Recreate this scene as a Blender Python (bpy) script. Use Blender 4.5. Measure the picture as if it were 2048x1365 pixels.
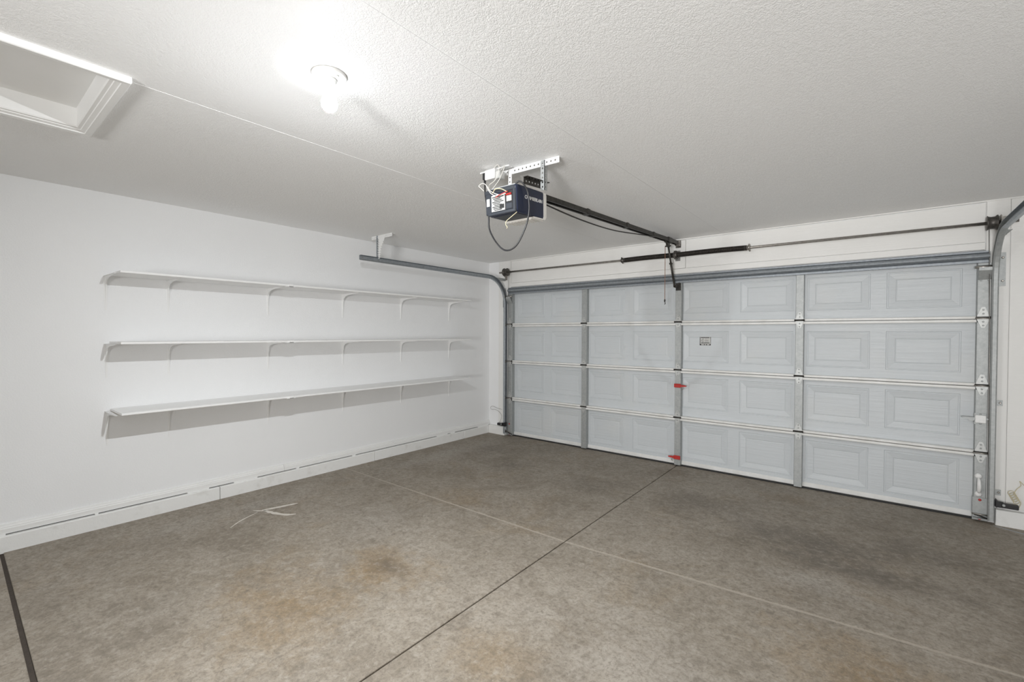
import bpy, bmesh, math, random
from mathutils import Vector, Matrix
random.seed(7)
for o in list(bpy.data.objects): bpy.data.objects.remove(o, do_unlink=True)
SC = bpy.context.scene
COL = SC.collection

# ------------------------------------------------------------------ camera
F_PX, YAW, ROLL, PITCH = 917.67, -0.6767, -0.0033, -0.0154
CAM = Vector((4.6014, -5.1604, 1.4756))
fw = Vector((math.sin(YAW), math.cos(YAW), 0)); rt = Vector((math.cos(YAW), -math.sin(YAW), 0)); up = Vector((0, 0, 1))
fw2 = fw * math.cos(PITCH) + up * math.sin(PITCH)
up2 = -fw * math.sin(PITCH) + up * math.cos(PITCH)
cr, sr = math.cos(ROLL), math.sin(ROLL)
cx = rt * cr + up2 * (-sr) * -1 * -1      # camera right axis after roll
cy = up2 * cr + rt * sr
cam_d = bpy.data.cameras.new('camera'); cam_d.sensor_fit = 'HORIZONTAL'; cam_d.sensor_width = 36.0
cam_d.lens = F_PX / 2048 * 36.0; cam_d.clip_start = 0.05; cam_d.clip_end = 60
cam = bpy.data.objects.new('camera', cam_d); COL.objects.link(cam)
m3 = Matrix((cx, cy, -fw2)).transposed()
cam.matrix_world = Matrix.Translation(CAM) @ m3.to_4x4()
SC.camera = cam

# ------------------------------------------------------------------ world, exposure
SKY_STRENGTH = 0.5
w = bpy.data.worlds.new('world'); SC.world = w; w.use_nodes = True
w.node_tree.nodes['Background'].inputs[0].default_value = (1.0, 0.975, 0.94, 1)
w.node_tree.nodes['Background'].inputs[1].default_value = SKY_STRENGTH
vs = SC.view_settings
vs.view_transform = 'Standard'; vs.look = 'None'; vs.gamma = 1.0; vs.use_curve_mapping = False
vs.exposure = 0.08
BULB_STRENGTH = 23000.0
# added fill lamp, unseen behind the camera, aimed up at the far end of the ceiling (its body is built below)
FILL_POS = Vector((4.85, -8.5, 1.2)); FWD_POWER = 65.0
HEADS = []
for dx_, power, aim, spread in ((.0, FWD_POWER, Vector((3.1, 0, 3.1)) - FILL_POS, 88),):
    ld = bpy.data.lights.new('fill_lamp_light', 'AREA'); ld.shape = 'RECTANGLE'; ld.size = 1.0; ld.size_y = .75; ld.energy = power; ld.color = (1.0, .992, .985); ld.spread = math.radians(spread)
    lo = bpy.data.objects.new('fill_lamp_light', ld); COL.objects.link(lo); q_ = aim.to_track_quat('-Z', 'Y'); lo.rotation_euler = q_.to_euler()
    lo.location = FILL_POS + Vector((dx_, 0, 0)) + aim.normalized() * .004; HEADS.append((FILL_POS + Vector((dx_, 0, 0)), q_))
SC.cycles.diffuse_bounces = 8
SC.cycles.max_bounces = 12
SC.cycles.sample_clamp_indirect = 6.0

# ------------------------------------------------------------------ materials
class NT:
    def __init__(s, name):
        s.m = bpy.data.materials.new(name); s.m.use_nodes = True
        s.t = s.m.node_tree; s.b = s.t.nodes['Principled BSDF']
        s.pos = s.t.nodes.new('ShaderNodeNewGeometry').outputs['Position']
    def n(s, typ, **kw):
        nd = s.t.nodes.new(typ)
        for k, v in kw.items(): setattr(nd, k, v)
        return nd
    def link(s, a, b): s.t.links.new(a, b)
    def noise(s, scale, detail=3, rough=.5, vec=None, sc=None, dist=0.0):
        nd = s.n('ShaderNodeTexNoise'); nd.inputs['Scale'].default_value = scale
        nd.inputs['Detail'].default_value = detail; nd.inputs['Roughness'].default_value = rough
        nd.inputs['Distortion'].default_value = dist
        v = vec or s.pos
        if sc:
            mp = s.n('ShaderNodeMapping'); mp.inputs['Scale'].default_value = sc; s.link(v, mp.inputs[0]); v = mp.outputs[0]
        s.link(v, nd.inputs['Vector']); return nd.outputs['Fac']
    def ramp(s, fac, stops):
        r = s.n('ShaderNodeValToRGB'); e = r.color_ramp.elements
        while len(e) < len(stops): e.new(0.5)
        for i, (p, c) in enumerate(stops):
            e[i].position = p; e[i].color = (*(c if hasattr(c, '__len__') else (c, c, c)), 1)
        s.link(fac, r.inputs[0]); return r.outputs[0]
    def mix(s, fac, a, b, typ='MIX'):
        x = s.n('ShaderNodeMix'); x.data_type = 'RGBA'; x.blend_type = typ
        for sock, v in ((x.inputs[0], fac), (x.inputs[6], a), (x.inputs[7], b)):
            if hasattr(v, 'is_linked'): s.link(v, sock)
            elif hasattr(v, '__len__'): sock.default_value = (*v, 1)
            else: sock.default_value = v
        return x.outputs[2]
    def math(s, op, a, b=None, c=None):
        x = s.n('ShaderNodeMath'); x.operation = op
        for i, v in enumerate((a, b, c)):
            if v is None: continue
            if hasattr(v, 'is_linked'): s.link(v, x.inputs[i])
            else: x.inputs[i].default_value = v
        return x.outputs[0]
    def bump(s, h, strength, dist):
        b = s.n('ShaderNodeBump'); b.inputs['Strength'].default_value = strength; b.inputs['Distance'].default_value = dist
        s.link(h, b.inputs['Height']); s.link(b.outputs[0], s.b.inputs['Normal'])
    def color(s, c):
        if hasattr(c, 'is_linked'): s.link(c, s.b.inputs['Base Color'])
        else: s.b.inputs['Base Color'].default_value = (*c, 1)
    def set(s, rough=.5, metal=0., spec=.5):
        s.b.inputs['Roughness'].default_value = rough; s.b.inputs['Metallic'].default_value = metal
        s.b.inputs['Specular IOR Level'].default_value = spec
M = {}
def simple(name, col, rough=.5, metal=0., spec=.5, var=.12, scale=30.):
    t = NT(name); f = t.noise(scale, 4, .6)
    dark = tuple(c * (1 - var) for c in col)
    t.color(t.mix(f, dark, col)); t.set(rough, metal, spec); M[name] = t.m; return t

t = NT('wall_paint'); f = t.noise(2.2, 3, .5)
t.color(t.mix(f, (.85, .855, .86), (.88, .885, .89))); t.set(.5, 0, .35)
t.bump(t.ramp(t.noise(110, 2, .5), [(.35, 0.), (.68, 1.)]), .28, .0018); M['wall'] = t.m

t = NT('ceiling_texture'); f = t.noise(3, 3, .5)
t.color(t.mix(f, (.91, .91, .905), (.935, .935, .93))); t.set(.6, 0, .3)
big = t.noise(55, 2, .5); sm = t.noise(150, 3, .6, dist=.6)
hh = t.ramp(t.math('MULTIPLY_ADD', big, .35, t.math('MULTIPLY', sm, .65)), [(.42, 0.), (.56, 1.)])
t.bump(hh, .52, .003); M['ceiling'] = t.m

t = NT('trim_paint'); f = t.noise(6, 4, .6)
t.color(t.mix(f, (.80, .80, .785), (.85, .85, .84))); t.set(.42, 0, .4)
t.bump(t.noise(40, 4, .6, sc=(1, .25, 1)), .15, .002); M['trim'] = t.m
t = NT('curb_paint'); f = t.noise(9, 5, .6)
t.color(t.mix(t.ramp(f, [(.28, 0.), (.45, 1.)]), (.74, .735, .71), (.83, .83, .815))); t.set(.55, 0, .35)
t.bump(t.noise(28, 6, .65), .5, .006); M['curb'] = t.m
t = NT('board_paint'); f = t.noise(4, 4, .6)
t.color(t.mix(f, (.78, .775, .75), (.84, .835, .82))); t.set(.5, 0, .35)
t.bump(t.noise(22, 5, .65, sc=(.12, 1, 2.5)), .45, .004); M['board'] = t.m

# shelf paint
t = NT('shelf_paint'); f = t.noise(5, 3, .5)
t.color(t.mix(f, (.85, .85, .845), (.88, .88, .875))); t.set(.45, 0, .4); M['shelf'] = t.m

# door
t = NT('door_enamel'); f = t.noise(3, 3, .5)
c = t.mix(f, (.56, .59, .61), (.595, .625, .645))
dirt = t.ramp(t.noise(1.6, 5, .6), [(.52, 0.), (.75, 1.)])
t.color(t.mix(t.math('MULTIPLY', dirt, .25), c, (.70, .68, .63))); t.set(.42, 0, .45)
gr = t.noise(16, 5, .65, sc=(.10, 1, 2.6), dist=.8)
t.bump(t.ramp(gr, [(.35, 0.), (.65, 1.)]), .35, .003); M['door'] = t.m
t = NT('rail_enamel'); f = t.noise(7, 5, .6)
t.color(t.mix(t.ramp(f, [(.35, 0.), (.6, 1.)]), (.72, .715, .69), (.80, .80, .785))); t.set(.4, 0, .45); M['rail'] = t.m

def metal(name, a, b, rough=.42, met=.75, scale=45):
    t = NT(name); f = t.noise(scale, 4, .65, sc=(1, 1, 1)); t.color(t.mix(t.ramp(f, [(.3, 0.), (.7, 1.)]), a, b)); t.set(rough, met, .5)
    t.bump(t.noise(90, 3, .6), .08, .001); M[name] = t.m
metal('galv', (.36, .375, .375), (.46, .475, .47), .55, .55)
metal('hinge_steel', (.46, .47, .46), (.58, .59, .58), .5, .5)
metal('strut_steel', (.26, .285, .31), (.36, .385, .41), .55, .6)
metal('track_steel', (.34, .37, .40), (.45, .48, .51), .38, .75)
metal('shaft_steel', (.28, .26, .24), (.42, .40, .37), .35, .85)
metal('white_steel', (.78, .78, .77), (.84, .84, .83), .4, .0)
metal('dark_steel', (.030, .028, .026), (.075, .070, .062), .42, .6)
metal('spring_steel', (.030, .027, .024), (.065, .055, .048), .5, .5)
metal('cast_iron', (.055, .052, .048), (.12, .11, .10), .45, .6)
simple('black_plastic', (.022, .022, .024), .4)
simple('grey_plastic', (.035, .040, .050), .45)
simple('navy', (.010, .016, .042), .34)
simple('lens', (.72, .70, .66), .35)
simple('white_plastic', (.82, .82, .81), .35)
simple('label_white', (.58, .58, .56), .5)
simple('red', (.50, .035, .03), .4)
simple('rust', (.20, .10, .06), .7)
simple('wire_white', (.75, .73, .68), .4)
simple('wire_cream', (.62, .55, .36), .5)
simple('cord_red', (.30, .16, .10), .6)
simple('rope', (.55, .42, .22), .8)
simple('rubber', (.025, .025, .025), .75)
simple('porcelain', (.80, .80, .78), .2)
simple('brass', (.65, .55, .32), .35, .9)
simple('copper_wire', (.42, .27, .14), .4, .8)
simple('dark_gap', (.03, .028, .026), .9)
simple('ink', (.02, .02, .02), .5)
simple('nylon', (.55, .55, .52), .5)
simple('paint_spill', (.62, .58, .52), .6)
simple('pale_blue', (.50, .54, .60), .8, scale=120, var=.4)
simple('mortar', (.45, .40, .335), .85, scale=60, var=.35)
simple('joint_dark', (.13, .10, .075), .95, scale=80, var=.6)
simple('joint_black', (.075, .058, .045), .95, scale=80, var=.7)

# LED bulb: the domed end glows strongly, the neck (above the emitter) only faintly
for nm_, k_ in (('bulb_tip', .45), ('bulb_dome', 1.0), ('bulb_shoulder', .42), ('bulb_side', .05), ('bulb_waist', .012), ('bulb_neck', .0016)):
    t = NT(nm_); t.color((.9, .9, .9)); t.b.inputs['Emission Color'].default_value = (.945, .975, 1.0, 1)
    t.b.inputs['Emission Strength'].default_value = BULB_STRENGTH * k_; M[nm_] = t.m

# concrete with stains
t = NT('concrete')
sx = t.n('ShaderNodeSeparateXYZ'); t.link(t.pos, sx.inputs[0]); PX, PY = sx.outputs[0], sx.outputs[1]
big = t.noise(.8, 5, .62, dist=.4); mid = t.noise(4.0, 7, .72, dist=.4); fine = t.noise(60, 6, .75); blot = t.noise(2.2, 8, .74, dist=.8); grain = t.noise(22, 7, .75, dist=.5)
base = t.mix(t.ramp(big, [(.30, 0.), (.70, 1.)]), (.265, .222, .172), (.365, .318, .265))
base = t.mix(t.math('MULTIPLY', t.ramp(mid, [(.40, 0.), (.66, 1.)]), .60), base, (.425, .375, .315))
base = t.mix(t.math('MULTIPLY', t.ramp(blot, [(.48, 0.), (.66, 1.)]), .60), base, (.195, .160, .122))
rustn = t.noise(1.6, 8, .72, dist=.6)
base = t.mix(t.math('MULTIPLY', t.ramp(rustn, [(.54, 0.), (.70, 1.)]), .40), base, (.29, .205, .115))
wob = t.noise(3.2, 8, .72); wob2 = t.noise(9, 6, .75)
def stain(base, x, y, rx, ry, col, k, soft=.9, ang=0):
    c_, s_ = math.cos(ang), math.sin(ang)
    dx = t.math('SUBTRACT', PX, x); dy = t.math('SUBTRACT', PY, y)
    u = t.math('DIVIDE', t.math('MULTIPLY_ADD', dx, c_, t.math('MULTIPLY', dy, s_)), rx)
    v = t.math('DIVIDE', t.math('MULTIPLY_ADD', dx, -s_, t.math('MULTIPLY', dy, c_)), ry)
    d = t.math('SQRT', t.math('ADD', t.math('MULTIPLY', u, u), t.math('MULTIPLY', v, v)))
    d = t.math('ADD', d, t.math('MULTIPLY_ADD', wob, 1.8, -.9)); d = t.math('ADD', d, t.math('MULTIPLY_ADD', wob2, 1.2, -.6))
    f = t.ramp(d, [(max(0, 1 - soft) * .5, 1.), (.5 + .45 * soft * .5, 0.)])
    return t.mix(t.math('MULTIPLY', f, k), base, col)
OIL = (.135, .115, .095); RST = (.275, .18, .085); PALE = (.47, .43, .385)
for a in [(2.17, -3.42, .55, .40, RST, .75), (2.20, -3.40, .32, .16, OIL, .65), (2.10, -4.0, .85, .55, RST, .55), (1.72, -2.22, .50, .40, RST, .35),
          (1.35, -1.15, .5, .35, OIL, .40), (.75, -.75, .5, .4, OIL, .50), (4.2, -1.30, 1.1, .42, OIL, .62), (4.55, -1.58, .9, .30, OIL, .68), (4.85, -1.0, .5, .3, OIL, .45),
          (3.4, -1.0, .9, .5, OIL, .40), (2.4, -1.2, .7, .5, OIL, .35), (4.55, -2.65, .75, .45, RST, .60), (3.25, -3.6, .4, .35, RST, .45), (2.1, -4.85, .9, .3, OIL, .35),
          (.45, -1.35, .30, 1.3, PALE, .6), (.45, -3.6, .35, 1.2, PALE, .40), (1.5, -3.0, .7, .7, PALE, .30), (4.3, -1.9, .45, .25, PALE, .5), (3.9, -3.2, 1.2, .6, PALE, .35), (1.6, -4.5, .5, .4, OIL, .30)]:
    base = stain(base, *a)
base = t.mix(t.math('MULTIPLY', t.ramp(grain, [(.34, 1.), (.50, 0.)]), .60), base, (.150, .125, .097))
base = t.mix(t.math('MULTIPLY', t.ramp(grain, [(.52, 0.), (.66, 1.)]), .50), base, (.47, .425, .37))
base = t.mix(t.math('MULTIPLY', t.ramp(fine, [(.34, 1.), (.52, 0.)]), .60), base, (.14, .115, .09))
base = t.mix(t.math('MULTIPLY', t.ramp(t.noise(95, 2, .5, sc=(1, 1.3, 1)), [(.70, 0.), (.76, 1.)]), .7), base, (.62, .58, .52))
base = t.mix(1.0, base, (.86, .87, .865), 'MULTIPLY')
t.color(base); t.set(.6, 0, .35)
t.bump(t.math('MULTIPLY_ADD', fine, .4, t.math('MULTIPLY', grain, .6)), .5, .005); M['concrete'] = t.m

# ------------------------------------------------------------------ geometry helpers
WL = {}                                   # world location of each object (all roots are unrotated)
def put(o, parent, loc=(0, 0, 0)):
    COL.objects.link(o); loc = Vector(loc); WL[o] = loc
    if parent is not None:
        o.parent = parent; o.location = loc - WL[parent]
    else: o.location = loc
    return o
class MB:
    def __init__(s): s.bm = bmesh.new(); s.mi = 0
    def poly(s, vs):
        v = [s.bm.verts.new(p) for p in vs]
        try: f = s.bm.faces.new(v); f.material_index = s.mi
        except ValueError: pass
        return s
    def box(s, a, b, rot=None, piv=None):
        x0, y0, z0 = [min(a[i], b[i]) for i in range(3)]; x1, y1, z1 = [max(a[i], b[i]) for i in range(3)]
        P = [Vector(p) for p in ((x0,y0,z0),(x1,y0,z0),(x1,y1,z0),(x0,y1,z0),(x0,y0,z1),(x1,y0,z1),(x1,y1,z1),(x0,y1,z1))]
        if rot is not None:
            c = Vector(piv) if piv is not None else (P[0] + P[6]) / 2
            P = [c + rot @ (p - c) for p in P]
        v = [s.bm.verts.new(p) for p in P]
        for q in ((0,3,2,1),(4,5,6,7),(0,1,5,4),(1,2,6,5),(2,3,7,6),(3,0,4,7)):
            f = s.bm.faces.new([v[i] for i in q]); f.material_index = s.mi
        return s
    def prism(s, pts, axis, a, b):
        """pts: 2D outline in the two other axes (in x,y,z order), extruded along axis from a to b"""
        def mk(p, h):
            q = list(p); q.insert(axis, h); return Vector(q)
        A = [s.bm.verts.new(mk(p, a)) for p in pts]; B = [s.bm.verts.new(mk(p, b)) for p in pts]; n = len(pts)
        for i in range(n):
            f = s.bm.faces.new((A[i], A[(i+1) % n], B[(i+1) % n], B[i])); f.material_index = s.mi
        f = s.bm.faces.new(A); f.material_index = s.mi
        f = s.bm.faces.new(B[::-1]); f.material_index = s.mi
        return s
    def tube(s, pts, r, seg=8, cap=True, smooth=True):
        pts = [Vector(p) for p in pts]; n = len(pts); rings = []
        rr = r if hasattr(r, '__len__') else [r] * n
        prev = None
        for i, p in enumerate(pts):
            tg = (pts[min(i+1, n-1)] - pts[max(i-1, 0)]).normalized()
            if prev is None:
                ref = Vector((0, 0, 1)) if abs(tg.z) < .9 else Vector((1, 0, 0)); u = tg.cross(ref).normalized()
            else:
                u = (prev - tg * prev.dot(tg)).normalized()
            prev = u; v = tg.cross(u)
            rings.append([s.bm.verts.new(p + (u * math.cos(a) + v * math.sin(a)) * rr[i]) for a in [2*math.pi*k/seg for k in range(seg)]])
        for i in range(n - 1):
            for k in range(seg):
                f = s.bm.faces.new((rings[i][k], rings[i][(k+1) % seg], rings[i+1][(k+1) % seg], rings[i+1][k])); f.smooth = smooth; f.material_index = s.mi
        if cap:
            f = s.bm.faces.new(rings[0][::-1]); f.material_index = s.mi
            f = s.bm.faces.new(rings[-1]); f.material_index = s.mi
        return s
    def lathe(s, prof, org, axis=2, seg=24, smooth=True):
        """prof: (radius, height) list along axis from org"""
        org = Vector(org); rings = []
        for r, h in prof:
            ring = []
            for k in range(seg):
                a = 2*math.pi*k/seg; c = [r*math.cos(a), r*math.sin(a)]; c.insert(axis, h)
                ring.append(s.bm.verts.new(org + Vector(c)))
            rings.append(ring)
        for i in range(len(rings) - 1):
            for k in range(seg):
                f = s.bm.faces.new((rings[i][k], rings[i][(k+1) % seg], rings[i+1][(k+1) % seg], rings[i+1][k])); f.smooth = smooth; f.material_index = s.mi
        f = s.bm.faces.new(rings[0][::-1]); f.material_index = s.mi
        f = s.bm.faces.new(rings[-1]); f.material_index = s.mi
        return s
    def sweep(s, prof, path, thick=.0025):
        """open profile (n, x) swept along a planar path in YZ; path items (y, z, ny, nz, x0)"""
        off = []
        n = len(prof)
        for i in range(n):
            a = Vector(prof[max(i-1, 0)]); b = Vector(prof[min(i+1, n-1)]); d = (b - a).normalized()
            off.append((prof[i][0] - d.y * thick, prof[i][1] + d.x * thick))
        out = list(prof) + off[::-1]; rings = []
        for (y, z, ny, nz, x0) in path:
            rings.append([s.bm.verts.new((x0 + b, y + a * ny, z + a * nz)) for a, b in out])
        m = len(out)
        for i in range(len(rings) - 1):
            for k in range(m):
                s.bm.faces.new((rings[i][k], rings[i][(k+1) % m], rings[i+1][(k+1) % m], rings[i+1][k]))
        s.bm.faces.new(rings[0][::-1]); s.bm.faces.new(rings[-1]); return s
    def bevel(s, w, seg=1):
        bmesh.ops.remove_doubles(s.bm, verts=s.bm.verts, dist=1e-6); bmesh.ops.recalc_face_normals(s.bm, faces=s.bm.faces)
        ed = [e for e in s.bm.edges if len(e.link_faces) == 2 and e.calc_face_angle(0) > .6]
        bmesh.ops.bevel(s.bm, geom=ed, offset=w, segments=seg, affect='EDGES', profile=.5); return s
    def xf(s, mat): bmesh.ops.transform(s.bm, matrix=mat, verts=s.bm.verts); return s
    def mesh(s, name, mats, origin=(0, 0, 0), recalc=True):
        if recalc: bmesh.ops.recalc_face_normals(s.bm, faces=s.bm.faces)
        me = bpy.data.meshes.new(name); bmesh.ops.translate(s.bm, vec=-Vector(origin), verts=s.bm.verts)
        s.bm.to_mesh(me); s.bm.free()
        for m_ in (mats if isinstance(mats, (list, tuple)) else [mats]): me.materials.append(M[m_])
        return me
    def build(s, name, mat, parent=None, origin=None, recalc=True):
        if origin is None: origin = WL[parent] if parent is not None else (0, 0, 0)
        return put(bpy.data.objects.new(name, s.mesh(name, mat, origin, recalc)), parent, origin)
def empty(name, loc):
    o = bpy.data.objects.new(name, None); o.empty_display_size = .1; return put(o, None, loc)
def inst(name, me, parent, loc):
    return put(bpy.data.objects.new(name, me), parent, loc)
def tag(o, label, cat, group=None):
    o['label'] = label; o['category'] = cat
    if group: o['group'] = group
    return o
def struct(o): o['kind'] = 'structure'; return o
def RX(a): return Matrix.Rotation(a, 3, 'X')
def RY(a): return Matrix.Rotation(a, 3, 'Y')
def RZ(a): return Matrix.Rotation(a, 3, 'Z')
def spline(pts, n=8):
    P = [Vector(p) for p in pts]; P = [P[0]*2 - P[1]] + P + [P[-1]*2 - P[-2]]; out = []
    for i in range(1, len(P) - 2):
        for k in range(n):
            u = k / n; a, b, c, d = P[i-1], P[i], P[i+1], P[i+2]
            out.append(.5*((2*b) + (c-a)*u + (2*a-5*b+4*c-d)*u*u + (3*b-a-3*c+d)*u**3))
    out.append(P[-2]); return out
def perf(mb, L, Wd, th, hole=.009, pitch=.025, mat=Matrix.Identity(4)):
    """plate with a row of square holes: length x 0..L, width y -W/2..W/2, thickness z 0..th"""
    t_ = MB(); h = hole / 2
    t_.box((0, -Wd/2, 0), (L, -h, th)); t_.box((0, h, 0), (L, Wd/2, th))
    n = max(1, int(L / pitch)); x = 0; c0 = (L - (n - 1) * pitch) / 2
    for i in range(n):
        c_ = c0 + i * pitch; t_.box((x, -h, 0), (c_ - h, h, th)); x = c_ + h
    t_.box((x, -h, 0), (L, h, th)); t_.xf(mat)
    me = bpy.data.meshes.new('tmp'); t_.bm.to_mesh(me); t_.bm.free(); mb.bm.from_mesh(me); bpy.data.meshes.remove(me)
def fr(o, x, y, z):
    """matrix from axes"""
    m = Matrix((Vector(x), Vector(y), Vector(z))).transposed().to_4x4(); m.translation = Vector(o); return m
def bolt(mb, c, r=.007, h=.005, axis=1, sgn=-1):
    prof = [(r, 0), (r, h*.6*sgn), (r*.6, h*sgn)]; mb.lathe(prof, c, axis, 8)

# ------------------------------------------------------------------ room
ZC = 2.5375; XR = 5.64; YB = -9.0; WY = .02
DX0, DX1, DTOP = .372, 5.278, 2.15
# floor: sub-base and slabs
fl = struct(MB().box((-.2, YB - .2, -.20), (XR + .2, .5, -.012)).build('floor', 'joint_dark'))
def slab(pts, inset, bev=.004):
    c_ = Vector((sum(p[0] for p in pts), sum(p[1] for p in pts), 0)) / len(pts)
    m = MB(); m.prism(pts, 2, -.10, 0.0); m.bevel(bev, 2); o = m.build('concrete_slab', 'concrete', fl, origin=c_); return o
gy, gx = .0045, .008          # half widths of the two control joints
jl = (-.05, -2.396); jc = (2.868, -2.397); jr = (XR + .05, -2.205); jf = (2.823, .45); jb = (2.916, -4.922)
slab([(-.05, .45), (jf[0]-gy, .45), (jc[0]-gy, jc[1]+gx), (jl[0], jl[1]+gx)], 0)
slab([(jf[0]+gy, .45), (XR+.05, .45), (jr[0], jr[1]+gx), (jc[0]+gy, jc[1]+gx)], 0)
slab([(jl[0], jl[1]-gx), (jc[0]-gy, jc[1]-gx), (jb[0]-gy, jb[1]), (-.05, -4.912)], 0)
slab([(jc[0]+gy, jc[1]-gx), (jr[0], jr[1]-gx), (XR+.05, -4.936), (jb[0]+gy, jb[1])], 0)
slab([(-.05, -4.930), (XR+.05, -4.954), (XR+.05, YB-.05), (-.05, YB-.05)], 0)
MB().prism([(jl[0], jl[1]-gx), (jc[0]-gy, jc[1]-gx), (jc[0]-gy, jc[1]+gx), (jl[0], jl[1]+gx)], 2, -.05, -.0015).build('joint_filler', 'mortar', fl)
MB().prism([(jc[0]+gy, jc[1]-gx), (jr[0], jr[1]-gx), (jr[0], jr[1]+gx), (jc[0]+gy, jc[1]+gx)], 2, -.05, -.0015).build('joint_filler', 'mortar', fl)
MB().prism([(-.05, -4.930), (XR+.05, -4.954), (XR+.05, -4.936), (-.05, -4.912)], 2, -.05, -.005).build('expansion_joint', 'joint_black', fl)

# walls
struct(MB().box((-.15, YB - .15, -.05), (0, WY + .15, ZC + .2)).build('wall_left', 'wall'))
struct(MB().box((XR, YB - .15, -.05), (XR + .15, WY + .15, ZC + .2)).build('wall_right', 'wall'))
struct(MB().box((-.15, YB - .15, -.05), (XR + .15, YB, ZC + .2)).build('wall_back', 'wall'))
wf = MB()
wf.box((-.15, WY, -.05), (DX0, WY + .16, ZC + .2)); wf.box((DX1, WY, -.05), (XR + .15, WY + .16, ZC + .2)); wf.box((DX0, WY, DTOP), (DX1, WY + .16, ZC + .2))
wf.box((DX0, .085, -.01), (.44, WY + .16, DTOP)); wf.box((5.21, .085, -.01), (DX1, WY + .16, DTOP)); wf.box((.44, .085, 2.09), (5.21, WY + .16, DTOP))
wf = struct(wf.build('wall_front', 'wall'))
# boards on the front wall above and beside the door
def board(name, a, b, bev=.002): return MB().box(a, b).bevel(bev).build(name, 'board', wf)
board('header_board', (.43, -.006, 2.153), (5.236, WY + .01, 2.207))
board('header_panel', (.436, .004, 2.211), (2.735, WY + .01, 2.526))
board('header_panel', (2.912, .004, 2.213), (5.236, WY + .01, 2.519))
board('spring_pad', (2.738, -.002, 2.211), (2.909, WY + .01, 2.523))
board('jamb_board', (5.241, .002, .13), (5.37, WY + .01, 2.531))
board('jamb_board', (.20, .002, .12), (.425, WY + .01, 2.531))
board('jamb_panel', (5.374, .008, .135), (5.60, WY + .01, 2.529))
board('ceiling_moulding', (.43, -.002, 2.527), (5.60, WY + .01, ZC + .01))
# curb and baseboard
def curb(name, a, b, parent):
    m = MB(); m.box(a, b); m.bevel(.006, 2); return m.build(name, 'curb', parent)
wl = bpy.data.objects['wall_left']
y_ = WY
for yy in (-.55, -2.02, -3.62, -4.985):
    curb('curb_block', (-.01, yy + .002, -.02), (.048, y_ - .002, .108), wl); y_ = yy
curb('curb_block', (-.01, YB, -.02), (.048, -4.987, .108), wl)
curb('curb_block', (.05, -.045, -.02), (.352, WY + .01, .118), wf)
curb('curb_block', (5.315, -.035, -.02), (XR, WY + .01, .122), wf)
bl = empty('baseboard_left', (.0, -2.4, .112)); struct(bl)
prof = [(-.005, .117), (.026, .117), (.026, .150), (.020, .156), (.020, .161), (.012, .169), (.010, .178), (-.005, .180)]
for a, b in ((YB, -3.05), (-3.047, WY)):
    MB().prism([(p[0], p[1]) for p in prof], 1, a, b).build('board', 'trim', bl)
MB().box((-.005, YB, .108), (.004, WY, .117)).build('gap_shade', 'dark_gap', bl)  # dark strip painting the shade inside the gap under the baseboard
for a, b in ((-4.93, -4.90), (-4.45, -4.43), (-3.86, -3.70), (-3.50, -3.30), (-2.93, -2.90), (-2.30, -2.26), (-1.05, -.86), (-.80, -.72), (-.25, -.02)):
    MB().box((-.005, a, .105), (.0285, b, .1195)).build('caulk', 'trim', bl)

# ceiling with hatch opening
HX0, HX1, HY0, HY1 = 1.385, 2.095, -5.30, -4.715
ce = MB()
for (x0, x1, y0, y1) in ((-.15, HX0-.012, YB-.15, .2), (HX1+.012, XR+.15, YB-.15, .2), (HX0-.012, HX1+.012, YB-.15, HY0-.012), (HX0-.012, HX1+.012, HY1+.012, .2)):
    ce.box((x0, y0, ZC + .003), (x1, y1, ZC + .2))
ce = struct(ce.build('ceiling', 'ceiling'))
def sheet(x0, x1, y0, y1, dz):
    MB().box((x0, y0, ZC + dz), (x1, y1, ZC + .02)).build('drywall_sheet', 'ceiling', ce, origin=((x0+x1)/2, (y0+y1)/2, ZC))
for (x0, x1, dz) in ((-.01, .93, .0), (.93, 2.118, -.0005), (2.118, 3.298, .0004), (3.3005, 4.49, -.0006), (4.49, XR + .01, 0.)):
    if x0 < HX0 < x1:
        sheet(x0, x1, HY1 + .012, WY, dz); sheet(x0, x1, YB, HY0 - .012, dz); sheet(x0, HX0 - .012, HY0 - .012, HY1 + .012, dz)
    else: sheet(x0, x1, YB, WY, dz)

# attic hatch
ah = empty('attic_hatch', (1.75, -5.0, ZC)); tag(ah, 'white moulded attic hatch frame with recessed panel in the ceiling', 'attic hatch')
MB().box((HX0 - .03, HY0 - .03, ZC + .085), (HX1 + .03, HY1 + .03, ZC + .10)).build('hatch_panel', 'trim', ah)
# casing profile: (distance outward from opening, z)
cp = [(0, .09), (0, -.004), (.004, -.010), (.016, -.012), (.018, -.016), (.034, -.020), (.036, -.025), (.060, -.027), (.064, -.024), (.064, .004)]
def casing(side):
    m = MB(); R = []
    for d, z in cp:
        x0, x1, y0, y1 = HX0 - d, HX1 + d, HY0 - d, HY1 + d
        R.append({'+x': ((x1, y0), (x1, y1)), '-x': ((x0, y0), (x0, y1)), '+y': ((x0, y1), (x1, y1)), '-y': ((x0, y0), (x1, y0))}[side] + (ZC + z,))
    A = [m.bm.verts.new((p[0][0], p[0][1], p[2])) for p in R]; B = [m.bm.verts.new((p[1][0], p[1][1], p[2])) for p in R]
    for i in range(len(R)): m.bm.faces.new((A[i], A[(i+1) % len(R)], B[(i+1) % len(R)], B[i]))
    m.bm.faces.new(A[::-1]); m.bm.faces.new(B); m.build('casing', 'trim', ah)
for s_ in ('+x', '-x', '+y', '-y'): casing(s_)

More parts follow.
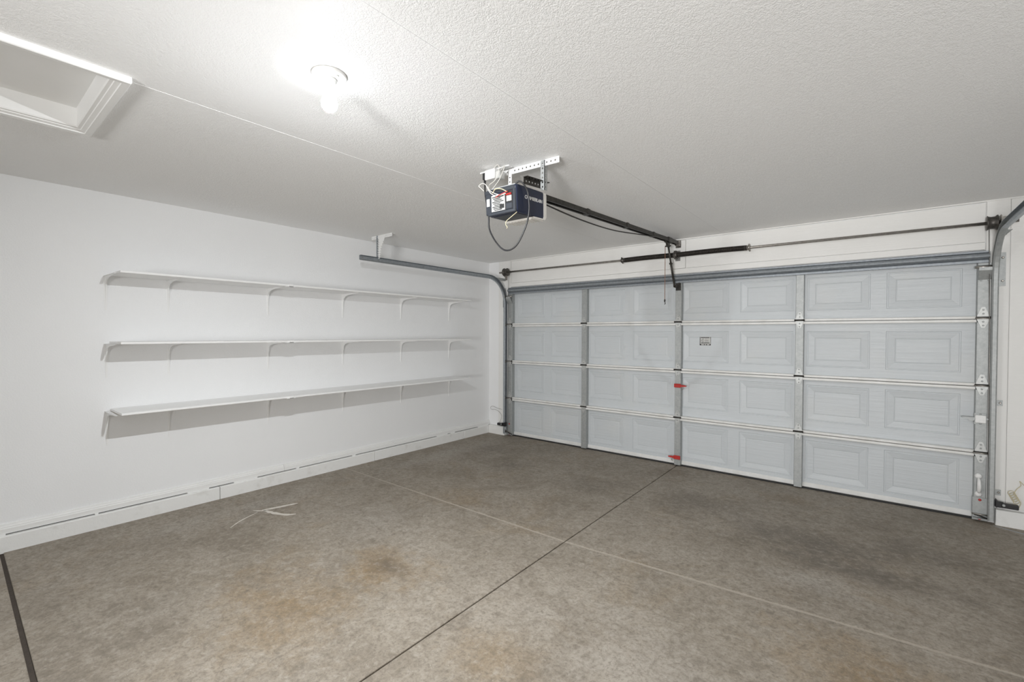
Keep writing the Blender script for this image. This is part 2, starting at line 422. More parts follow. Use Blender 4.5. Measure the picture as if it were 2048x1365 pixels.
# ------------------------------------------------------------------ garage door
gd = empty('garage_door', (2.825, .02, .0)); tag(gd, 'closed white sectional garage door with raised rectangular panels', 'garage door')
TX = {-1: .338, 1: 5.305}
SKY = .052; FY = -.010
PITS = [.0154 + .5334 * k for k in range(4)] + [2.139]
PZ = [(.085, .462), (.655, .997), (1.172, 1.51), (1.708, 2.024)]
PXS = [(.515 + .589 * k, .515 + .589 * k + .478) for k in range(8)]
ST = [(.385, .465), (1.609, 1.682), (2.808, 2.875), (3.962, 4.029), (5.195, 5.265)]
def panel_mesh(Wd, Hh):
    rings = [(0, 0), (.004, .006), (.010, .006), (.014, .003), (.062, .011), (.066, .0145), (.072, .0125)]
    m = MB(); R = []
    for ins, dy in rings:
        R.append([m.bm.verts.new(p) for p in ((-Wd/2+ins, dy, -Hh/2+ins), (Wd/2-ins, dy, -Hh/2+ins), (Wd/2-ins, dy, Hh/2-ins), (-Wd/2+ins, dy, Hh/2-ins))])
    for i in range(len(R) - 1):
        for k in range(4): m.bm.faces.new((R[i][k], R[i][(k+1) % 4], R[i+1][(k+1) % 4], R[i+1][k]))
    m.bm.faces.new(R[-1]); me = m.mesh('raised_panel', 'door', recalc=False)
    return me
def hinge_mesh(hw, up_h, dn_h):
    m = MB()
    y0, y1 = -.006, 0
    top = [(-hw, .010), (hw, .010), (hw, .018), (.30*hw, up_h), (-.30*hw, up_h), (-hw, .018)]
    bot = [(-hw, -.010), (-hw, -.018), (-.30*hw, -dn_h), (.30*hw, -dn_h), (hw, -.018), (hw, -.010)]
    m.prism(top, 1, y0, y1); m.prism(bot, 1, y0, y1)
    m.prism([(-hw, .012), (hw, .012), (hw, -.012), (-hw, -.012)], 1, -.007, 0)
    m.tube([(-hw - .006, -.010, 0), (hw + .006, -.010, 0)], .0075, 8)
    return m.mesh('hinge', 'hinge_steel')
hm_c = hinge_mesh(.032, .075, .075); hm_e = hinge_mesh(.034, .085, .080)
pin_c = MB().tube([(-.042, -.010, 0), (.042, -.010, 0)], .0085, 8).mesh('hinge_pin', 'dark_steel')
bm_ = MB(); bolt(bm_, (0, 0, 0), .0065, .005); bolt_me = bm_.mesh('bolt', 'galv')
bm_ = MB(); bolt(bm_, (0, 0, 0), .0055, .0025); rivet_me = bm_.mesh('rivet', 'shaft_steel')
roll = {}
for sx_ in (-1, 1):
    m = MB(); m.tube([(-sx_ * .06, 0, 0), (sx_ * .045, 0, 0)], .0055, 8)
    m.lathe([(.018, sx_*.036), (.023, sx_*.040), (.023, sx_*.052), (.018, sx_*.056)], (0, 0, 0), 0, 14); roll[sx_] = m.mesh('roller', 'shaft_steel')
for k in range(4):
    z0, z1 = PITS[k], PITS[k+1]; zc_ = (z0 + z1) / 2
    xs = sorted({.380, 5.270} | {x for p in PXS for x in p}); zs = [z0, PZ[k][0], PZ[k][1], z1]
    m = MB(); y = SKY
    vg = {(x, z): m.bm.verts.new((x, y, z)) for x in xs for z in zs}
    hx = {p[0] for p in PXS}
    for i in range(len(xs) - 1):
        for j in range(3):
            if j == 1 and xs[i] in hx: continue
            m.bm.faces.new((vg[(xs[i], zs[j])], vg[(xs[i+1], zs[j])], vg[(xs[i+1], zs[j+1])], vg[(xs[i], zs[j+1])]))
    # outer skin and edges
    m.poly([(.380, y + .024, z0), (.380, y + .024, z1), (5.270, y + .024, z1), (5.270, y + .024, z0)])
    m.poly([(.380, y, z1), (5.270, y, z1), (5.270, y + .024, z1), (.380, y + .024, z1)]); m.poly([(.380, y, z0), (.380, y + .024, z0), (5.270, y + .024, z0), (5.270, y, z0)])
    se = m.build('section', 'door', gd, origin=(2.825, SKY, zc_), recalc=False)
    pm = panel_mesh(.478, PZ[k][1] - PZ[k][0])
    for p in PXS: inst('raised_panel', pm, se, ((p[0] + p[1]) / 2, SKY, (PZ[k][0] + PZ[k][1]) / 2))
    # rails (folded steel lips along the section joint)
    def rail(za, zb, y=FY + .004):
        m = MB(); m.prism([(SKY - .001, za), (y + .004, za), (y, za + .004), (y, zb - .004), (y + .004, zb), (SKY - .001, zb)], 0, .466, 5.194)
        return m.build('rail', 'rail', se)
    if k < 3: rail(z1 - .036, z1 - .0135)
    if k > 0: rail(z0 - .0085, z0 + .013)
    if k == 0: rail(z0 - .004, z0 + .040, SKY - .010)
    for i, (a, b) in enumerate(ST):
        za, zb = z0 + (.016 if k else .012), z1 - (.036 if k < 3 else .004)
        if k == 0: za = .014
        m = MB(); y = FY
        m.prism([(a, SKY - .001), (a, y + .003), (a + .003, y), (b - .003, y), (b, y + .003), (b, SKY - .001)], 2, za, zb)
        so = m.build('stile', 'galv', se)
# hinges
for k in (1, 2, 3):
    for i, (a, b) in enumerate(ST):
        end = i in (0, 4); xc = (a + b) / 2; z = PITS[k]
        h = inst('hinge', hm_e if end else hm_c, gd, (xc, FY - .001, z))
        put(bpy.data.objects.new('hinge_pin', pin_c), h, (xc, FY - .001, z))
        for dz in (.032, .062, -.032, -.062): put(bpy.data.objects.new('bolt', bolt_me), h, (xc, FY - .007, z + dz))
        if end:
            sx_ = 1 if i == 4 else -1
            inst('roller', roll[sx_], gd, (TX[sx_] - sx_ * .062, FY - .022, z - .004))
# top strut
hat = [(-.0105, 2.047), (-.020, 2.047), (-.022, 2.050), (-.022, 2.068), (-.014, 2.073)] + [(-.014 - .036*math.sin(a*math.pi/8), 2.100 - .022*math.cos(a*math.pi/8)) for a in range(1, 8)] + [(-.014, 2.125), (-.022, 2.129), (-.022, 2.141), (-.0105, 2.141)]
MB().prism([(y, z) for y, z in hat], 0, .405, 5.258).build('top_strut', 'strut_steel', gd)
# top roller brackets
for sx_, (a, b) in ((-1, ST[0]), (1, ST[4])):
    m = MB(); a2, b2 = a + .002, b + .006
    m.box((a2, -.0145, 1.905), (b2, -.0105, 2.045))
    m.prism([(-.0145, 1.915), (-.060, 1.985), (-.060, 2.012), (-.0145, 2.030), (-.0145, 2.026), (-.055, 2.008), (-.055, 1.987), (-.0145, 1.922)], 0, a2, b2)
    tb = m.build('top_roller_bracket', 'galv', gd)
    m = MB(); m.tube([(a2 - .02 * (1 if sx_ > 0 else 0), -.050, 2.012), (b2 + (.02 if sx_ < 0 else 0), -.050, 2.012)], .011, 10); m.build('roller_sleeve', 'shaft_steel', tb)
    for xx in (a2 + .016, b2 - .016): inst('bolt', bolt_me, tb, (xx, -.015, 1.911))
    inst('roller', roll[sx_], gd, (TX[sx_] - sx_ * .062, -.050, 2.012))
# bottom brackets with red rivets
for sx_, (a, b) in ((-1, ST[0]), (1, ST[4])):
    m = MB(); m.box((a - .008, -.0155, .008), (b + .010, -.0105, .190)); m.bevel(.002)
    m.prism([(-.0155, .028), (-.045, .028), (-.045, .032), (-.0155, .034)], 0, a - .004, b + .01)
    bb = m.build('bottom_bracket', 'galv', gd)
    m = MB(); m.tube([(a + .005, -.022, .052), (a + .03, -.026, .048), (b + .02, -.028, .030)], .006, 8); m.build('cable_pin', 'dark_steel', bb)
    for zz in (.172, .022):
        m = MB(); bolt(m, ((a+b)/2, -.0155, zz), .010, .006); m.build('red_bolt', 'red', bb)
    inst('roller', roll[sx_], gd, (TX[sx_] - sx_ * .062, -.032, .060))
# bottom seal
MB().prism([(.02, -.002), (.075, -.002), (.075, .012), (.02, .012)], 0, .375, 5.275).build('bottom_seal', 'rubber', gd)
# red slide latches on the centre stile
def latch(z, direction):
    m = MB(); xc = 2.842; m.box((xc - .037, -.030, z - .021), (xc + .037, -.0105, z + .021)); m.bevel(.004)
    m.prism([(xc + direction*.03, -.012 + z), (xc + direction*.03, .012 + z), (xc + direction*.075, .009 + z), (xc + direction*.098, .004 + z), (xc + direction*.098, -.004 + z), (xc + direction*.075, -.009 + z)], 1, -.027, -.015)
    l = m.build('latch', 'red', gd); l['label'] = 'red latch bar on the centre stile'
    m = MB(); m.tube(spline([(xc + direction*.05, -.02, z - .012), (xc + direction*.062, -.02, z - .035), (xc + direction*.045, -.018, z - .045)], 5), .003, 6); m.build('ring', 'shaft_steel', l)
latch(.905, 1); latch(.100, -1)
# lift handle
m = MB(); hx_ = 5.222
for zz in (.358, .216):
    m.lathe([(.022, 0), (.022, -.004), (.014, -.010), (.006, -.012)], (hx_, FY, zz), 1, 16)
m.tube(spline([(hx_, -.016, .345), (hx_, -.040, .325), (hx_, -.050, .287), (hx_, -.040, .248), (hx_, -.016, .229)], 6), [.008 + .005 * math.sin(math.pi * i / 24) for i in range(25)], 10)
m.build('lift_handle', 'white_steel', gd)
# slide lock
m = MB(); m.box((5.193, -.038, .784), (5.256, -.012, .846)); m.bevel(.004); lk = m.build('slide_lock', 'white_steel', gd)
MB().box((5.190, -.014, .770), (5.258, -.0105, .860)).bevel(.001).build('lock_plate', 'galv', lk)
MB().box((5.120, -.032, .812), (5.29, -.024, .826)).build('bolt_bar', 'galv', lk)
for zz in (.777, .853): inst('bolt', bolt_me, lk, (5.225, -.0145, zz))
MB().prism([(5.150, .812), (5.188, .812), (5.188, .800), (5.165, .797)], 1, -.033, -.023).build('pull_tab', 'galv', lk)
# warning sticker (flat print)
m = MB(); sx0, sx1, sz0, sz1, sy = 3.053, 3.168, 1.358, 1.452, SKY + .0105
m.box((sx0, sy, sz0), (sx1, sy + .002, sz1)); m.mi = 1
def ink(a, b, c_, d): m.box((sx0 + a*(sx1-sx0), sy - .0004, sz1 - d*(sz1-sz0)), (sx0 + b*(sx1-sx0), sy, sz1 - c_*(sz1-sz0)))
ink(0, .05, .02, 1.); ink(.95, 1., .02, .18); ink(.97, 1, .18, 1.); ink(.10, .88, .05, .14); ink(.10, .90, .70, .77); ink(.0, 1., .86, .885); ink(0, 1, .965, 1.)
for a, b in ((0, .14), (.38, .45), (.58, .66), (.88, 1.)): ink(a, b, .86, 1.)
for z_, a, b in ((.24, .22, .38), (.24, .5, .62), (.24, .7, .78), (.36, .13, .32), (.48, .1, .26), (.48, .29, .38), (.60, .18, .36), (.60, .44, .84), (.42, .45, .8)): ink(a, b, z_, z_ + .035)
s_ = m.build('warning_sticker', ['label_white', 'ink'], gd); s_['label'] = 'small white warning sticker with black border and bars'

# ------------------------------------------------------------------ tracks
def track(sx_, x0, label):
    """sx_: +1 right side, -1 left; x0 = x of the track web"""
    root = empty('garage_door_track', (x0, -.03, 0)); tag(root, label, 'door track', 'door tracks')
    # profile (n, x): open toward the door
    o = -sx_
    pr_ = [(-.026, o*.034), (-.026, o*.006), (-.021, 0), (.021, 0), (.027, o*.006), (.027, o*.026), (.019, o*.033), (.013, o*.029)]
    yv = -.033; R_ = .36; zh = 2.272; zs = zh - R_; path = []
    for z in (.03, 1.0, zs): path.append((yv, z, -1., 0., x0))
    MB().sweep(pr_, path).build('vertical_track', 'galv' if sx_ > 0 else 'track_steel', root)
    path = []
    for i in range(13):
        a = i / 12 * math.pi / 2; ny, nz = -math.cos(a), -math.sin(a)
        path.append((yv - R_ + R_ * math.cos(a), zs + R_ * math.sin(a), ny, nz, x0))
    # normal must point to the inside of the curve
    MB().sweep(pr_, path).build('curved_track', 'galv' if sx_ > 0 else 'track_steel', root)
    ye = yv - R_
    MB().sweep(pr_, [(ye, zh, 0., -1., x0), (-1.4, zh, 0., -1., x0), (-2.41, zh, 0., -1., x0)]).build('horizontal_track', 'track_steel', root)
    for yy in (-2.37, -2.18, -1.55, -.95, -.62):
        m = MB(); bolt(m, (x0 + o*.002, yy, zh + (.006 if yy < -2.3 else 0)), .006, .005, 0, o); m.build('track_bolt', 'shaft_steel', root)
    # flag bracket joining track to jamb
    m = MB(); m.box((x0 - .002 + sx_*.003, WY - .002, 1.86), (x0 + sx_*.006, -.055, 2.14)); m.box((x0 + sx_*.003, WY - .022, 1.86), (x0 + sx_*.045, WY - .018, 2.12))
    m.build('flag_bracket', 'galv', root)
    for zz in (1.90, 2.08):
        m = MB(); bolt(m, (x0 + sx_*.028, WY - .022, zz), .009, .008); m.build('bolt', 'shaft_steel', root)
    # perforated angle from curve to wall
    m = MB(); perf(m, .30, .032, .003, .010, .026, fr((x0 + sx_*.008, WY - .005, 2.262), (0, -1, 0), (0, 0, 1), (1, 0, 0)))
    perf(m, .30, .030, .003, .010, .026, fr((x0 + sx_*.020, WY - .005, 2.247), (0, -1, 0), (1, 0, 0), (0, 0, 1)))
    m.build('perforated_angle', 'galv', root)
    # jamb brackets
    for zz in (.25, .95):
        m = MB(); m.box((x0 + sx_*.003, -.035, zz - .018), (x0 + sx_*.006, WY - .019, zz + .018)); m.box((x0 + sx_*.003, WY - .022, zz - .022), (x0 + sx_*.042, WY - .0185, zz + .022))
        b_ = m.build('jamb_bracket', 'galv', root)
        m = MB(); bolt(m, (x0 + sx_*.028, WY - .022, zz), .008, .007); m.build('bolt', 'shaft_steel', b_)
    # ceiling hanger
    yh = -2.18
    h = MB(); perf(h, .36, .034, .003, .009, .027, fr((x0 - .115, yh + .004, ZC - .018), (1, 0, 0), (0, 0, 1), (0, -1, 0)))
    h.box((x0 - .115, yh + .001, ZC - .004), (x0 + .245, yh + .034, ZC)); h = h.build('ceiling_angle', 'white_steel', root)
    m = MB(); perf(m, ZC - 2.285, .032, .003, .009, .027, fr((x0 + sx_*.0065 , yh, 2.283), (0, 0, 1), (0, 1, 0), (1, 0, 0)))
    m.build('hanger_strap', 'track_steel', root)
    m = MB(); a = Vector((x0 + .012, yh - .006, 2.34)); b = Vector((x0 + .135, yh - .006, ZC - .012)); d = (b - a).normalized()
    pts = [(x0 + .010, 2.285), (x0 + .034, 2.285), (x0 + .062, 2.39), (x0 + .140, ZC - .014), (x0 + .010, ZC - .014)]
    m.prism(pts, 1, yh - .004, yh - .001); m.mi = 1
    for q in range(8):
        u = q / 7; cxx, czz = x0 + .030 + .085*u*u + .012, 2.315 + (ZC - .05 - 2.315)*u
        m.lathe([(.0045, 0), (.0045, -.0006)], (cxx, yh - .004, czz), 1, 6)
        m.lathe([(.0045, 0), (.0045, -.0006)], (x0 + .020, yh - .004, czz), 1, 6)
    m.build('hanger_gusset', ['white_steel', 'shaft_steel'], root)
    return root
track(-1, .338, 'galvanised steel door track running along the shelf wall side')
track(1, 5.305, 'galvanised steel door track rising past the lift handle side')

# ------------------------------------------------------------------ torsion shaft
ts = empty('torsion_spring_assembly', (2.832, -.09, 2.35)); tag(ts, 'steel torsion shaft with two black springs above the garage door', 'spring shaft')
SY = -.09
def sz(x): return 2.358 - (x - .4) / 4.86 * .016
MB().tube([(.295, SY, sz(.295)), (5.40, SY, sz(5.40))], .0125, 12).build('shaft', 'shaft_steel', ts)
for (a, b, sag) in ((2.225, 2.812, 1), (2.855, 3.545, 1)):
    m = MB(); pts = []; N = 90
    n = int((b - a) / .0066)
    for i in range(n * 12 + 1):
        u = i / (n * 12); x = a + (b - a) * u; zc_ = sz(x) + .004 * math.sin(math.pi * u); th = u * n * 2 * math.pi
        pts.append((x, SY + .0245 * math.cos(th), zc_ + .0245 * math.sin(th)))
    m.tube(pts, .0034, 4); m.build('spring', 'spring_steel', ts)
    inner = MB(); inner.tube([(a, SY, sz(a)), ((a+b)/2, SY, sz((a+b)/2) + .004), (b, SY, sz(b))], .0225, 12); inner.build('spring_core', 'dark_gap', ts)
for xw, d in ((2.215, 1), (3.555, -1)):
    m = MB(); m.lathe([(.018, -.022*d), (.030, -.020*d), (.030, -.006*d), (.024, 0), (.026, .03*d)], (xw, SY, sz(xw)), 0, 16)
    for a in range(4):
        an = a * math.pi / 2 + .5; m.tube([(xw - .013*d, SY + .02*math.cos(an), sz(xw) + .02*math.sin(an)), (xw - .013*d, SY + .038*math.cos(an), sz(xw) + .038*math.sin(an))], .008, 8)
    m.build('winding_cone', 'cast_iron' if d > 0 else 'shaft_steel', ts)
# centre bearing bracket
m = MB(); m.box((2.822, SY - .03, 2.315), (2.827, WY - .02, 2.395)); m.box((2.80, WY - .022, 2.295), (2.855, WY - .017, 2.41)); m.lathe([(.036, -.02), (.040, -.012), (.040, .012), (.036, .02)], (2.834, SY, sz(2.83)), 0, 16)
m.prism([(SY - .034, 2.30), (SY + .03, 2.30), (SY + .035, 2.37), (SY, 2.40), (SY - .034, 2.39)], 0, 2.829, 2.839); m.build('centre_bearing', 'cast_iron', ts)
for sx_, xd in ((-1, .412), (1, 5.262)):
    m = MB(); m.lathe([(.020, -.035*sx_), (.052, -.033*sx_), (.056, -.030*sx_), (.050, -.024*sx_), (.046, -.010*sx_), (.047, .012*sx_), (.058, .022*sx_), (.058, .027*sx_), (.018, .032*sx_)], (xd, SY, sz(xd)), 0, 24); m.build('cable_drum', 'cast_iron', ts)
    xb = xd + sx_ * .045
    m = MB(); m.prism([(WY - .02, 2.26), (SY - .03, 2.33), (SY - .03, 2.385), (SY, 2.40), (WY - .02, 2.40)], 0, xb - .002, xb + .002); m.box((xb, WY - .022, 2.255), (xb + sx_*.045, WY - .018, 2.40))
    m.lathe([(.022, -.006), (.026, 0), (.022, .006)], (xb, SY, sz(xd)), 0, 16); m.build('end_bearing_plate', 'shaft_steel', ts)
    xc_ = xd - .012 * sx_
    MB().tube([(xc_, SY - .0 + .046, sz(xd)), (xd + sx_*.006, -.034, 1.2), (xd + sx_*.012, -.030, .05)], .0022, 6).build('lift_cable', 'shaft_steel', gd)

# ------------------------------------------------------------------ opener
op = empty('garage_door_opener', (2.83, -2.93, 2.19)); tag(op, 'navy blue chain drive garage door opener hung from the ceiling', 'door opener')
TILT = math.radians(2.6); OC = Vector((2.83, -2.93, 2.27))
TM = Matrix.Translation(OC) @ Matrix.Rotation(TILT, 4, 'X') @ Matrix.Translation(-OC)
bx0, bx1, by0, by1, bz0, bz1 = 2.705, 2.952, -3.07, -2.795, 2.192, 2.352
# body: tapered shell
m = MB()
def loop(x0, x1, y0, y1, z, r=.016):
    out = []
    for (cx_, cy_, a0) in ((x1 - r, y0 + r, -90), (x1 - r, y1 - .002, 0), (x0 + r, y1 - .002, 90), (x0 + r, y0 + r, 180)):
        rr = r if cy_ < y1 - .01 else .002
        for k in range(5):
            a = math.radians(a0 + 90 * k / 4); out.append((cx_ + (r if rr == r else r) * math.cos(a), cy_ + rr * math.sin(a), z))
    return out
L = [loop(bx0 + .030, bx1 - .006, by0 + .012, by1, bz0), loop(bx0 + .022, bx1 - .002, by0 + .004, by1, bz0 + .012), loop(bx0, bx1, by0, by1, bz1 - .010), loop(bx0 + .006, bx1 - .004, by0 + .006, by1, bz1)]
R = [[m.bm.verts.new(p) for p in l] for l in L]; n = len(R[0])
for i in range(3):
    for k in range(n):
        f = m.bm.faces.new((R[i][k], R[i][(k+1) % n], R[i+1][(k+1) % n], R[i+1][k]))
m.bm.faces.new(R[0][::-1]); m.bm.faces.new(R[-1]); m.xf(TM)
body = m.build('housing', 'navy', op)
# rear end frame (dark grey bezel) and bottom grille
m = MB()
for a, b in (((bx0 + .004, by0 - .004, bz1 - .030), (bx1 - .012, by0 + .02, bz1 - .004)), ((bx0 + .026, by0 - .004, bz0 + .002), (bx1 - .008, by0 + .02, bz0 + .022))): m.box(a, b)
m.box((bx0 + .010, by0 - .003, bz0 + .01), (bx0 + .055, by0 + .02, bz1 - .02)); m.box((bx1 - .028, by0 - .003, bz0 + .01), (bx1 - .008, by0 + .02, bz1 - .02))
m.bevel(.004); m.xf(TM); m.build('rear_bezel', 'grey_plastic', op)
m = MB(); m.box((bx0 + .058, by0 - .0035, bz0 + .024), (bx1 - .085, by0 + .01, bz1 - .040)); m.mi = 1
for q in range(9): m.box((bx0 + .064 + .008*(q % 3), by0 - .004, bz1 - .050 - q*.0095), (bx1 - .095 - .012*((q*2) % 3), by0, bz1 - .0555 - q*.0095))
m.box((bx1 - .125, by0 - .0042, bz0 + .035), (bx1 - .09, by0, bz0 + .060)); m.xf(TM); m.build('wiring_label', ['label_white', 'ink'], op)
m = MB(); m.box((bx1 - .080, by0 - .005, bz0 + .022), (bx1 - .030, by0 + .01, bz0 + .060)); m.bevel(.004); m.xf(TM); m.build('terminal_cover', 'grey_plastic', op)
m = MB(); m.box((bx1 - .084, by0 - .001, bz0 + .024), (bx1 - .028, by0 + .012, bz1 - .032)); m.xf(TM); m.build('terminal_recess', 'black_plastic', op)
m = MB(); m.box((bx1 - .070, by0 - .006, bz0 + .068), (bx1 - .034, by0 + .01, bz0 + .100)); m.xf(TM); m.build('small_label', 'label_white', op)
m = MB(); m.box((bx0 + .022, by0 - .006, bz0 + .06), (bx0 + .045, by0, bz0 + .105)); m.xf(TM); m.build('small_label', 'label_white', op)
m = MB()
for q in range(4): m.box((bx1 - .072 + q*.010, by0 - .010, bz0 + .103), (bx1 - .065 + q*.010, by0, bz0 + .114))
m.xf(TM); m.build('terminal_block', 'red', op)
m = MB(); m.prism([(bx0 + .015, bz1 - .001), (bx1 - .015, bz1 - .001), (bx1 - .015, bz1 + .006), (bx0 + .015, bz1 + .006)], 1, by0 + .008, by1 - .004); m.xf(TM); m.build('chassis_plate', 'galv', op)
# bottom: recessed plate + translucent light lens at front wrapping the underside
m = MB(); m.box((bx0 + .045, by0 + .03, bz0 - .003), (bx1 - .02, by1 - .02, bz0 + .002)); m.xf(TM); m.build('bottom_plate', 'grey_plastic', op)
m = MB()
prof = [(by1 - .11, bz0 - .004), (by1 - .10, bz0 - .014), (by1 + .010, bz0 - .010), (by1 + .026, bz0 + .010), (by1 + .030, bz1 - .02), (by1 + .024, bz1 - .002), (by1, bz1 - .002), (by1, bz0 - .003)]
m.prism(prof, 0, bx0 + .02, bx1 + .001)
m.xf(TM); ln = m.build('light_lens', 'lens', op); ln['label'] = 'pale ribbed light cover'
m = MB()
for q in range(9): m.box((bx0 + .03 + q*.025, by1 - .098, bz0 - .0165), (bx0 + .036 + q*.025, by1 + .004, bz0 - .011))
m.xf(TM); m.build('lens_rib', 'lens', ln)
# lettering
cu = bpy.data.curves.new('lettering', 'FONT'); cu.body = 'CHAMBERLAIN'; cu.size = .030; cu.extrude = .0006; cu.align_x = 'CENTER'; cu.align_y = 'CENTER'; cu.shear = .12
tmp = bpy.data.objects.new('tmp_text', cu); COL.objects.link(tmp); bpy.context.view_layer.update()
me = bpy.data.meshes.new_from_object(tmp.evaluated_get(bpy.context.evaluated_depsgraph_get())); bpy.data.objects.remove(tmp, do_unlink=True)
me.materials.clear(); me.materials.append(M['white_plastic'])
wv = max(v.co.x for v in me.vertices) - min(v.co.x for v in me.vertices); k_ = .178 / wv
me.transform(Matrix.Diagonal((k_, 1.0, 1, 1)))
tz = .565; ty = -2.902
lean = math.atan2(.002, .14)
me.transform(TM @ fr((bx1 + .0012, ty, bz0 + .098), (0, 1, 0), (.0, 0, 1), (1, 0, 0)))
me.transform(Matrix.Translation(-WL[op])); me.name = 'lettering'
put(bpy.data.objects.new('lettering', me), op, WL[op])
# hanging iron: ceiling angle, two straps, dark side bracket
m = MB(); ca = Vector((2.655, -2.862, ZC - .020)); dx = Vector((1, .035, 0)).normalized(); dn = Vector((-dx.y, dx.x, 0))
perf(m, .445, .038, .003, .010, .030, fr(ca, dx, (0, 0, 1), -dn if False else dx.cross(Vector((0, 0, 1)))))
m.prism([(ca.x, ca.y), (ca.x + .445*dx.x, ca.y + .445*dx.y), (ca.x + .445*dx.x, ca.y + .445*dx.y + .036), (ca.x, ca.y + .036)], 2, ZC - .004, ZC - .0005)
m.build('ceiling_angle', 'white_steel', op)
for xs_, zb in ((2.735, 2.34), (2.985, 2.352)):
    m = MB(); ys = -2.862 + (xs_ - 2.655) * .035 - .006
    perf(m, ZC - zb - .004, .030, .003, .010, .028, fr((xs_, ys, zb), (0, 0, 1), (1, 0, 0), (0, 1, 0)))
    perf(m, ZC - zb - .004, .030, .003, .010, .028, fr((xs_ - .015 if xs_ < 2.8 else xs_ + .012, ys + .015, zb), (0, 0, 1), (0, 1, 0), (1, 0, 0)))
    m.build('hanger_strap', 'white_steel' if xs_ < 2.8 else 'galv', op)
m = MB(); perf(m, .20, .040, .003, .010, .026, fr((2.945, -2.995, 2.384), (0.12, 1, .03), (0, 0, 1), (1, 0, 0)))
perf(m, .20, .030, .003, .010, .026, fr((2.958, -2.995, 2.404), (0.12, 1, .03), (1, 0, 0), (0, 0, 1)))
m.build('side_bracket', 'dark_steel', op)
# rail, chain, trolley, arm
ra = Vector((2.83, by1 + .02, 2.392)); rb = Vector((2.832, -.03, 2.500)); rd = (rb - ra).normalized(); ln_ = (rb - ra).length
def along(y): u = (y - ra.y) / (rb.y - ra.y); return ra.lerp(rb, u)
zt = Vector((1, 0, 0)).cross(rd) ; 
m = MB(); half = .019
for s_ in (0,):
    for (x0, x1, z0, z1) in ((-half, half, .006, .010), (-half, -half + .004, -.026, .008), (half - .004, half, -.026, .008), (-half - .008, -half + .004, -.028, -.024), (half - .004, half + .008, -.028, -.024)):
        vs_ = []
        m.bm.verts.ensure_lookup_table(); t_ = MB(); t_.box((x0, 0, z0), (x1, ln_, z1)); t_.xf(fr(ra, (1, 0, 0), rd, zt)); me = bpy.data.meshes.new('t'); t_.bm.to_mesh(me); t_.bm.free(); m.bm.from_mesh(me); bpy.data.meshes.remove(me)
m.build('rail', 'dark_steel', op)
for yy in (-2.05, -1.35, -.75):
    p = along(yy); m = MB(); m.box(p + Vector((-.024, -.02, -.031)), p + Vector((.024, .02, .013))); m.build('rail_coupling', 'dark_steel', op)
pts = spline([(2.836, by1 + .02, 2.352), (2.836, -2.2, 2.335), (2.836, -1.64, 2.350), (2.836, -1.1, 2.405), (2.836, -.60, 2.462)], 10)
m = MB(); m.tube(pts, .0052, 6); m.build('chain', 'dark_steel', op)
p = along(-.31); m = MB(); m.box(p + Vector((-.028, -.055, -.040)), p + Vector((.028, .055, .016))); m.bevel(.006)
m.box(p + Vector((-.012, -.035, -.085)), p + Vector((.012, .015, -.03))); m.tube([p + Vector((-.03, -.01, -.075)), p + Vector((.03, -.01, -.075))], .008, 8)
m.prism([(p.y - .07, p.z - .03), (p.y - .045, p.z - .075), (p.y - .02, p.z - .07), (p.y - .02, p.z - .03)], 0, p.x - .008, p.x + .008)
m.build('trolley', 'dark_steel', op)
m = MB(); A = Vector((2.828, -.30, 2.415)); B_ = Vector((2.822, -.155, 2.145)); Cc = Vector((2.822, -.095, 2.035)); D_ = Vector((2.83, -.045, 2.005))
m.tube([A, A.lerp(B_, .5), B_], .010, 6); m.build('door_arm', 'dark_steel', op)
m = MB(); m.tube([A.lerp(B_, .62), B_, B_.lerp(Cc, .6), Cc, Cc + Vector((0, .006, -.035))], .012, 6); m.tube([B_.lerp(A, .36) + Vector((-.016, 0, 0)), B_.lerp(A, .36) + Vector((.016, 0, 0))], .010, 8); m.build('curved_arm', 'dark_steel', op)
m = MB(); m.box((2.815, -.085, 1.995), (2.822, -.012, 2.022)); m.box((2.838, -.085, 1.995), (2.845, -.012, 2.022)); m.box((2.812, -.016, 1.965), (2.868, -.0105, 2.055)); m.tube([(2.806, -.070, 2.008), (2.856, -.070, 2.008)], .009, 8); m.box((2.842, -.035, 2.03), (2.862, -.0105, 2.05)); m.build('door_bracket', 'dark_steel', op)
m = MB(); p = rb; m.box(p + Vector((-.022, -.03, -.04)), p + Vector((-.018, .045, .018))); m.box(p + Vector((.018, -.03, -.04)), p + Vector((.022, .045, .018))); m.box(p + Vector((-.03, .028, -.06)), p + Vector((.03, .0335, .022))); m.tube([p + Vector((-.032, -.01, -.012)), p + Vector((.032, -.01, -.012))], .014, 10); m.lathe([(.024, -.010), (.026, 0), (.024, .010)], p + Vector((0, 0, -.012)), 0, 16); m.build('header_bracket', 'shaft_steel', op)
# emergency cord
m = MB(); m.tube([(2.805, -.33, 2.41), (2.806, -.331, 2.1), (2.806, -.331, 1.845)], .0032, 6); pc = m.build('release_cord', 'cord_red', op)
m = MB(); m.lathe([(.004, .0), (.0085, -.006), (.0085, -.022), (.004, -.028)], (2.806, -.331, 1.850), 2, 10); m.tube([(2.806, -.331, 1.825), (2.812, -.331, 1.806), (2.804, -.328, 1.796)], .004, 6); m.build('cord_knot', 'dark_steel', pc)
